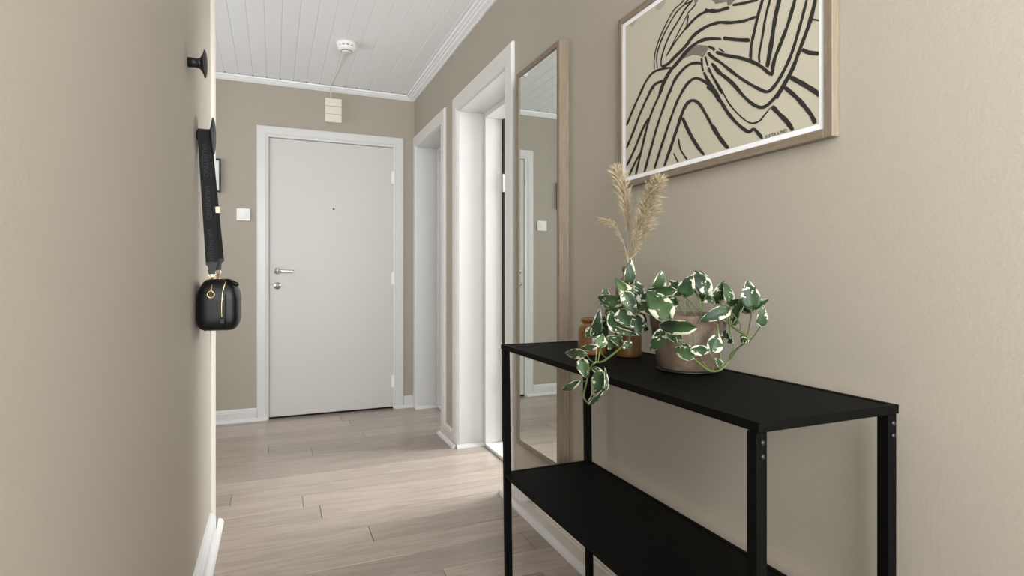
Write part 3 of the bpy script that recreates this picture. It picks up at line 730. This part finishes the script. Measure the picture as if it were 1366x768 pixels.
# ------------------------------------------------------------ pothos leaves and stems
CQ = {'P1': (740, 340, 6.98), 'P2': (850, 345, 7.32), 'P3': (940, 360, 7.68), 'P4': (740, 440, 6.98), 'P5': (860, 410, 7.68)}
def qp(c, x, y): o = CQ[c]; return (o[0]+x/o[2], o[1]+y/o[2])
def XD(c, u, v):
    if c == 'P1': return -.255 - .03*max(0, (810-u)/40) + .06*max(0, (u-830)/30)
    if c == 'P2': return -.175 + .03*(u-900)/60
    if c == 'P3': return -.120
    if c == 'P5': return -.245 + .115*min(1, max(0, (u-925)/45)) if v > 430 else -.215+.075*min(1, max(0, (u-900)/70))
    # trailing vine: crosses the front edge of the table then hangs
    if v > 486: return -.392
    return -.392 + .15*min(1, max(0, (u-795)/40))
def leaf(c, base, tip, wpx, dx0=0, dx1=0, roll=0., fold=.35, curl=.25):
    ub, vb = qp(c, *base); ut, vt = qp(c, *tip)
    b = onx(ub, vb, XD(c, ub, vb)+dx0); t = onx(ut, vt, XD(c, ut, vt)+dx1)
    ax = t-b; ln = ax.length; ax.normalize()
    view = (Vector((-A, 0, H))-(b+t)/2).normalized()
    t = b+(t-b)*1.07; ln = (t-b).length; wd = wpx*1.16/CQ[c][2]/F*depth(b); curl += random.uniform(-.15, .35); fold += random.uniform(-.1, .35)
    side = ax.cross(view).normalized(); nrm = side.cross(ax).normalized()
    R = Matrix.Rotation(roll, 3, ax); side = R@side; nrm = R@nrm
    if nrm.z < -.3: pass
    wd = wd/max(.45, abs(math.cos(roll)))
    bm = bmesh.new(); uvl = bm.loops.layers.uv.new('UVMap'); NL, NW = 11, 6
    grid = []; uvs = {}
    for i in range(NL+1):
        s = i/NL
        prof = (math.sin(PI*min(1, s**.60))**.72)*(1-.12*s)*1.06 if 0 < s < 1 else 0
        if i == 0: prof = .10
        row = []
        for j in range(NW+1):
            q = 2*j/NW-1
            back = -.13*ln*(abs(q)**1.4)*max(0, 1-s*3)         # heart-shaped shoulders
            hgt = fold*wd*.5*abs(q)*prof*.55 + curl*ln*(4*s*(1-s))*.22 - .04*wd*math.cos(q*7+s*9)*abs(q)
            p = b + ax*(s*ln+back) + side*(q*prof*wd*.5*1.02) + nrm*(hgt-curl*ln*.05)
            v = bm.verts.new(p); row.append(v); uvs[v] = (q, s)
        grid.append(row)
    for i in range(NL):
        for j in range(NW):
            try:
                f = bm.faces.new((grid[i][j], grid[i][j+1], grid[i+1][j+1], grid[i+1][j]))
                for l in f.loops: l[uvl].uv = uvs[l.vert]
            except ValueError: pass
    o = link('leaf', bm, M['leaf'], plant, True)
    md = o.modifiers.new('thickness', 'SOLIDIFY'); md.thickness = .0005
    return o
LV = [
 ('P1', (690, 255), (705, 40), 85, .03, .03, .2), ('P1', (760, 480), (575, 232), 125, 0, 0, .1), ('P1', (800, 345), (745, 235), 70, .02, .02, .3),
 ('P1', (620, 425), (410, 395), 95, 0, 0, -.4), ('P1', (480, 390), (460, 305), 62, .02, .02, .2), ('P1', (545, 490), (422, 425), 80, .015, .015, .5),
 ('P1', (660, 360), (745, 555), 115, -.012, -.018, .0), ('P1', (620, 520), (690, 660), 135, -.005, -.01, .25), ('P1', (760, 570), (790, 745), 120, -.01, -.02, .1),
 ('P1', (560, 700), (515, 525), 105, -.01, -.01, .5), ('P1', (365, 745), (415, 510), 82, 0, 0, .3), ('P1', (520, 590), (630, 400), 70, .005, 0, -.4),
 ('P1', (800, 450), (925, 545), 90, .0, -.01, .2), ('P1', (800, 540), (850, 625), 65, .015, .01, .2), ('P1', (440, 645), (460, 570), 60, .02, .02, .1),
 ('P1', (350, 690), (298, 765), 70, 0, -.005, .3), ('P1', (600, 660), (530, 560), 85, .02, .02, .1), ('P1', (790, 650), (870, 695), 65, .01, 0, .3),
 ('P1', (550, 680), (780, 738), 50, -.01, -.01, .5), ('P1', (770, 440), (720, 290), 90, .02, .02, -.3), ('P1', (560, 560), (480, 500), 90, .03, .03, 0),
 ('P1', (640, 620), (560, 640), 90, .03, .03, .2), ('P1', (780, 480), (760, 420), 90, .02, .02, .2), ('P1', (840, 410), (790, 330), 70, .01, .01, .3), ('P1', (450, 740), (480, 640), 80, .03, .03, 0), ('P1', (690, 470), (600, 350), 80, .03, .03, 0),
 ('P2', (200, 295), (235, 125), 105, -.02, -.02, .3), ('P2', (350, 310), (108, 305), 92, -.03, -.03, -.3), ('P2', (305, 560), (105, 325), 190, -.045, -.045, .05),
 ('P2', (40, 440), (185, 545), 95, -.03, -.03, .3), ('P2', (440, 335), (320, 218), 110, 0, 0, .2), ('P2', (452, 340), (540, 165), 135, -.015, -.015, .0),
 ('P2', (685, 325), (560, 125), 125, 0, 0, .15), ('P2', (695, 315), (625, 125), 80, .01, .01, .3), ('P2', (725, 370), (600, 360), 115, .01, .01, .2),
 ('P2', (395, 408), (300, 465), 85, .01, .01, .2), ('P2', (330, 385), (200, 345), 75, .01, .01, 0), ('P2', (290, 575), (140, 545), 60, -.03, -.03, .3),
 ('P5', (850, 28), (578, 135), 115, 0, -.01, .1), ('P3', (100, 325), (190, 120), 115, 0, 0, .25), ('P3', (265, 340), (200, 135), 85, 0, 0, .3),
 ('P3', (262, 342), (350, 300), 70, 0, 0, .2), ('P3', (480, 372), (440, 115), 155, -.01, -.01, .1), ('P3', (385, 405), (640, 300), 105, .03, .03, .4),
 ('P3', (580, 558), (595, 365), 85, 0, 0, .2), ('P3', (385, 310), (280, 545), 80, .02, .02, .4), ('P3', (432, 745), (370, 675), 62, 0, 0, .2),
 ('P5', (478, 205), (158, 185), 135, -.01, -.01, -.1), ('P5', (225, 235), (68, 435), 125, 0, -.01, .1), ('P5', (240, 240), (330, 355), 75, .0, .0, .3),
 ('P5', (485, 502), (312, 418), 112, -.012, -.012, .1), ('P5', (500, 490), (385, 375), 72, 0, 0, .3), ('P5', (490, 432), (658, 437), 88, -.01, -.01, .1),
 ('P5', (690, 440), (745, 272), 130, 0, 0, .3), ('P5', (860, 335), (912, 352), 60, 0, 0, .2), ('P5', (780, 600), (718, 520), 60, -.01, -.01, .4),
 ('P5', (1040, 322), (985, 345), 62, 0, 0, .1), ('P5', (350, 280), (380, 330), 60, 0, 0, .3), ('P3', (190, 640), (250, 700), 70, .01, .01, .2), ('P3', (300, 560), (250, 470), 90, .03, .03, .2),
 ('P4', (275, 222), (108, 215), 84, 0, 0, -.1), ('P4', (376, 152), (245, 165), 52, 0, 0, -.4), ('P4', (258, 285), (282, 432), 98, 0, 0, .1),
 ('P4', (212, 482), (72, 552), 55, 0, 0, -.3), ('P4', (442, 402), (380, 577), 115, 0, 0, .3), ('P4', (330, 682), (480, 520), 36, 0, 0, .5), ('P4', (480, 540), (465, 355), 34, 0, 0, .5),
 ('P4', (420, 150), (440, 40), 92, 0, 0, .1), ('P4', (442, 420), (350, 350), 55, .01, .01, .3), ('P4', (320, 680), (357, 590), 28, 0, 0, .2), ('P4', (600, 110), (500, 60), 85, .01, .01, .2),
 ('P4', (540, 160), (500, 90), 80, .02, .02, 0), ('P4', (690, 160), (650, 110), 80, 0, 0, .1),
]
for l in LV: leaf(*l)
ST = [
 ('P4', .0026, [(660, 110), (640, 140), (560, 210), (450, 290), (380, 300), (330, 350), (310, 430), (285, 530), (270, 620), (310, 680)]),
 ('P4', .0013, [(375, 150), (388, 200), (380, 300)]), ('P4', .0013, [(285, 200), (320, 270), (365, 300)]), ('P4', .0014, [(425, 150), (440, 220), (490, 270)]), ('P4', .0013, [(425, 150), (405, 290)]),
 ('P4', .0014, [(210, 490), (240, 580), (310, 685)]), ('P4', .0014, [(310, 690), (400, 660), (470, 580), (480, 480), (450, 400)]), ('P4', .0012, [(228, 490), (300, 470)]), ('P4', .0012, [(262, 225), (275, 285)]),
 ('P5', .0025, [(380, 370), (480, 500), (580, 590), (660, 645), (740, 650), (800, 620), (870, 540), (950, 420), (1040, 350), (1050, 300), (960, 240), (870, 170), (790, 125)]),
 ('P5', .0018, [(740, 150), (760, 300), (775, 500), (780, 620)]), ('P5', .0015, [(560, 490), (610, 580), (660, 640)]), ('P5', .0014, [(475, 200), (500, 260), (512, 390)]),
 ('P5', .0016, [(230, 235), (320, 310), (380, 370)]), ('P5', .0014, [(650, 445), (690, 520), (700, 640)]), ('P5', .0014, [(868, 100), (875, 250), (900, 350), (915, 430)]), ('P5', .0016, [(915, 430), (870, 500), (880, 530)]),
 ('P3', .0017, [(258, 335), (250, 450), (250, 560), (280, 750)]), ('P3', .0017, [(482, 372), (470, 500), (440, 660)]), ('P3', .0015, [(580, 555), (530, 640), (450, 745)]),
 ('P3', .0014, [(370, 405), (340, 500)]), ('P3', .0017, [(250, 400), (330, 500), (368, 570), (350, 640)]), ('P3', .0026, [(60, 450), (200, 510), (300, 590), (430, 670), (440, 745)]), ('P3', .0015, [(130, 270), (160, 340), (200, 420)]),
 ('P2', .0022, [(540, 285), (600, 380), (622, 520), (612, 600)]), ('P2', .0018, [(345, 310), (400, 420), (455, 535), (470, 590)]), ('P2', .0018, [(455, 340), (465, 450), (462, 590)]),
 ('P2', .0015, [(470, 370), (560, 460), (620, 530)]), ('P2', .0015, [(480, 420), (540, 510), (600, 590)]), ('P2', .0014, [(330, 480), (420, 590)]), ('P2', .0015, [(720, 370), (760, 440), (740, 600)]), ('P2', .0015, [(200, 295), (260, 400), (380, 590)]), ('P2', .0016, [(685, 325), (640, 450), (625, 580)]),
 ('P1', .0024, [(1050, 560), (940, 540), (850, 440), (790, 420), (700, 470), (640, 560), (560, 680), (620, 780), (660, 850)]), ('P1', .0015, [(690, 250), (720, 350), (790, 420)]), ('P1', .0015, [(620, 420), (660, 470), (700, 480)]),
 ('P1', .0015, [(560, 695), (680, 730), (780, 740)]), ('P1', .0015, [(545, 490), (600, 560), (640, 570)]), ('P1', .0015, [(365, 745), (430, 820)]), ('P1', .0016, [(860, 700), (790, 660), (700, 640)]),
]
for c, r, pts in ST:
    P3 = []
    for p in pts:
        u, v = qp(c, *p); P3.append(onx(u, v, XD(c, u, v)+.004))
    P3 = smooth_path(P3, 5); bm = bmesh.new(); tube(bm, P3, [r*(1-.25*i/len(P3)) for i in range(len(P3))], 7); link('stem', bm, M['stem'], plant, True)

# ------------------------------------------------------------ wall knobs
def knob(label, y, z, R, proj, stem_r):
    bm = bmesh.new()
    x0 = XL+.0005; prof = [(stem_r*1.02, x0), (stem_r*.96, x0+proj*.35), (stem_r, x0+proj*.58), (stem_r*1.25, x0+proj*.68), (stem_r*1.7, x0+proj*.75), (R*.80, x0+proj*.84), (R*.97, x0+proj*.875), (R, x0+proj*.905), (R*.97, x0+proj*.935), (R*.78, x0+proj*.985), (R*.42, x0+proj*1.02), (0, x0+proj*1.035)]
    root = thing('coat_hook', label, 'coat hook', (XL, y, z), 'round wall knobs')
    # stem and disc are separate parts
    bm1 = bmesh.new(); lathe(bm1, prof[:4], (0, y, z), 40, 'x'); link('stem', bm1, M['blackmatt'], root, True)
    bm2 = bmesh.new(); lathe(bm2, prof[3:], (0, y, z), 48, 'x'); link('disc', bm2, M['blackmatt'], root, True)
knob('small round black wall knob, the empty upper one near the ceiling', 1.953, 1.690, .0415, .050, .0145)
knob('large round black wall knob that the handbag strap hangs from', 2.17, 1.520, .0625, .054, .017)

# ------------------------------------------------------------ handbag
def lv(u, x): # y on a plane x for image column u
    d = ray(u, 400); return d.y*((x+A)/d.x)
bagc = Vector((XL+.075, 2.19, .945))
bag = thing('handbag', 'small black leather handbag with a gold zip hanging by a wide strap', 'bag', (XL, 2.17, .865))
def rounded_bag(x0, x1, y0, y1, z0, z1):
    bm = bmesh.new(); r = bmesh.ops.create_cube(bm, size=1); 
    bmesh.ops.subdivide_edges(bm, edges=bm.edges, cuts=9, use_grid_fill=True)
    for v in bm.verts:
        x, y, z = v.co*2
        # superellipsoid rounding, shoulders slope in at the top
        n = 7.0; k = (abs(x)**n+abs(y)**n+abs(z)**n)**(1/n); m_ = max(abs(x), abs(y), abs(z)); s = m_/k
        x, y, z = x*s, y*s, z*s
        tz = (z+1)/2
        wx = 1 - .30*max(0, (tz-.66)/.34)**1.2 - .10*max(0, (.25-tz)/.25)**2
        wy = 1 - .10*max(0, (tz-.7)/.3)
        x = x*wx; y = y*wy
        d = .012*noise.noise(Vector((x*1.5, y*1.5, z*1.5)))
        v.co = Vector(((x0+x1)/2+(x1-x0)/2*x*(1+d), (y0+y1)/2+(y1-y0)/2*y, (z0+z1)/2+(z1-z0)/2*z))
    return bm
bx0, bx1, by0, by1, bz0, bz1 = XL+.004, XL+.132, 2.085, 2.285, .866, 1.038
bd = link('bag_body', rounded_bag(bx0, bx1, by0, by1, bz0, bz1), M['leather'], bag, True)
for dx in (.030, .092):
    bm = bmesh.new(); pts = []
    tube(bm, smooth_path([(XL+dx, by0+.035, bz1-.013), (XL+dx, by0+.012, bz1-.03), (XL+dx, by0-.0005, bz1-.06), (XL+dx, by0-.002, (bz0+bz1)/2), (XL+dx, by0-.0005, bz0+.03), (XL+dx, by0+.012, bz0+.012), (XL+dx, by0+.03, bz0+.002)]), .0022, 8)
    link('piping', bm, M['leather'], bag, True)
bm = bmesh.new(); zp = [(XL+.098, by0+.025, bz1-.001), (XL+.091, by0+.005, bz1-.014), (XL+.084, by0-.002, bz1-.045), (XL+.081, by0-.003, bz1-.09), (XL+.082, by0-.002, bz0+.045)]
tube(bm, smooth_path(zp), .0026, 8); link('zip', bm, M['gold'], bag, True)
bm = bmesh.new(); box(bm, XL+.075, XL+.090, by0-.005, by0, bz0+.026, bz0+.044, .001); link('zip_end_tab', bm, M['leather'], bag)
bm = bmesh.new()
p0 = Vector((XL+.092, by0+.015, bz1-.002)); p1 = Vector((XL+.130, by0-.005, bz1-.020))
for a_, b_ in ((p0, p1),):
    tube(bm, [a_, a_.lerp(b_, .15), a_.lerp(b_, .9), b_], [.003, .0055, .0075, .0035], 8)
link('zip_pull', bm, M['leather'], bag, True)
# strap: wide webbing looped over the lower knob
SX0, SX1 = XL+.004, XL+.043
def ribbon(pts, x0s, x1s, th=.0016):
    bm = bmesh.new(); n = len(pts); rows = []
    for i, (y, z) in enumerate(pts):
        t = Vector((0, pts[min(i+1, n-1)][0]-pts[max(i-1, 0)][0], pts[min(i+1, n-1)][1]-pts[max(i-1, 0)][1])).normalized(); nn = Vector((0, -t.z, t.y))*th
        xa, xb = x0s[i], x1s[i]; c = Vector((0, y, z))
        rows.append([bm.verts.new(c+Vector((xa, 0, 0))+nn), bm.verts.new(c+Vector((xb, 0, 0))+nn), bm.verts.new(c+Vector((xb, 0, 0))-nn), bm.verts.new(c+Vector((xa, 0, 0))-nn)])
    for i in range(n-1):
        for k in range(4): bm.faces.new((rows[i][k], rows[i][(k+1) % 4], rows[i+1][(k+1) % 4], rows[i+1][k]))
    bm.faces.new(rows[0]); bm.faces.new(rows[-1][::-1]); return bm
kr = .0205; ky, kz = 2.17, 1.520
near = []; 
NB = (2.135, 1.084); FB = (2.215, 1.098)
for i in range(8):
    t = i/7; near.append((NB[0]+(ky-kr-NB[0])*t, NB[1]+(kz-.01-NB[1])*t))
arc = [(ky-kr*math.cos(a), kz+kr*math.sin(a)) for a in [PI*k/10 for k in range(0, 11)]]
far = [(ky+kr+(FB[0]-ky-kr)*t, kz-.01+(FB[1]-kz+.01)*t) for t in [i/7 for i in range(8)]]
pts = near+arc+far; n = len(pts)
lean = lambda z: .026*max(0, (kz-z)/.43)
offn = lambda i, z: lean(z) if i < n/2 else lean(z)*1.45
strap = link('shoulder_strap', ribbon(pts, [SX0+offn(i, p[1]) for i, p in enumerate(pts)], [SX1-.001*(max(0, (kz-p[1])/.43))+offn(i, p[1]) for i, p in enumerate(pts)]), M['webbing'], bag)
for vc in (213, 270, 327.5):
    z_ = 1.05-(vc-367)/760*(depth(Vector((XL+.03, 2.14, 1))));  tt = (z_-NB[1])/(kz-.01-NB[1]); y_ = NB[0]+(ky-kr-NB[0])*tt
    cx = (SX0+SX1)/2+lean(z_)-.002
    # letters read downwards: text right = -z, text up = +x, facing -y
    mt = Matrix(((.055, 1, 0, cx), (-.035, 0, -1, y_-.0022), (-1, .055, .035, z_), (0, 0, 0, 1)))
    tx = text('strap_lettering', 'VALENTINO', .0205, M['letter'], strap, mt, .0003, 1.0)
def tab(y, z, xa, xb):
    bm = bmesh.new(); xc = (xa+xb)/2
    prof = [(xa, z+.010), (xb, z+.010), (xb, z+.004), (xc+.011, z-.008), (xc+.010, z-.030), (xc-.010, z-.030), (xc-.011, z-.008), (xa, z+.004)]
    a = [bm.verts.new((x, y-.003, q)) for x, q in prof]; b = [bm.verts.new((x, y+.003, q)) for x, q in prof]
    for k in range(8): bm.faces.new((a[k], a[(k+1) % 8], b[(k+1) % 8], b[k]))
    bm.faces.new(a); bm.faces.new(b[::-1]); link('strap_end', bm, M['leather'], bag); return xc
def ring(c, R, r, ax, n=20):
    bm = bmesh.new(); c = Vector(c)
    pts = [c+(Vector((math.cos(a)*R, 0, math.sin(a)*R)) if ax == 'y' else Vector((0, math.cos(a)*R, math.sin(a)*R))) for a in [2*PI*k/n for k in range(n+1)]]
    tube(bm, pts, r, 7, cap=False); return bm
x1 = tab(NB[0], NB[1], SX0+lean(1.09), SX1-.003+lean(1.09)); x2 = tab(FB[0], FB[1], SX0+.0115+lean(1.09), SX1+.009+lean(1.09))
for xc, y, z in ((x1, NB[0], NB[1]-.034), (x2, FB[0], FB[1]-.036)):
    link('d_ring', ring((xc, y, z), .0095, .0019, 'y'), M['gold'], bag, True)
    bm = bmesh.new(); tube(bm, [(xc+.002, y-.002, z-.006), (xc+.003, y-.004, z-.030), (xc+.002, y-.006, z-.042)], [.0035, .0045, .003], 8); link('snap_hook', bm, M['gold'], bag, True)
bm2 = ring((x1+.002, by0-.006, bz1-.050), .0105, .0018, 'y'); link('bag_ring', bm2, M['gold'], bag, True)
bm = bmesh.new(); tube(bm, [(x1+.003, NB[0]-.006, NB[1]-.07), (x1+.003, by0+.01, bz1-.02), (x1+.002, by0-.005, bz1-.040)], .0032, 8); link('snap_hook', bm, M['gold'], bag, True)
zsl = 1.275; tsl = (kz-.01-zsl)/(kz-.01-FB[1]); ysl = ky+kr+(FB[0]-ky-kr)*tsl
bm = bmesh.new(); xa = SX0+lean(zsl)*1.45-.003; xb = SX1+lean(zsl)*1.45+.001
box(bm, xa, xb, ysl-.004, ysl+.004, zsl-.011, zsl+.011, .001); link('strap_slider', bm, M['gold'], bag)

# ------------------------------------------------------------ socket on the baseboard
so = thing('wall_socket', 'small white socket box on the baseboard behind the console table leg', 'socket', (-.02, 2.28, .09))
link('socket_box', B(-.075, -.0255, 2.216, 2.276, .0888, .150, .005, 2), M['plastic'], so)
bm = bmesh.new(); lathe(bm, [(0, -.0765), (.0195, -.0765), (.0215, -.0775), (.0235, -.0765), (.0235, -.0745)], (0, 2.246, .120), 28, 'x'); link('socket_face', bm, M['casing'], so)
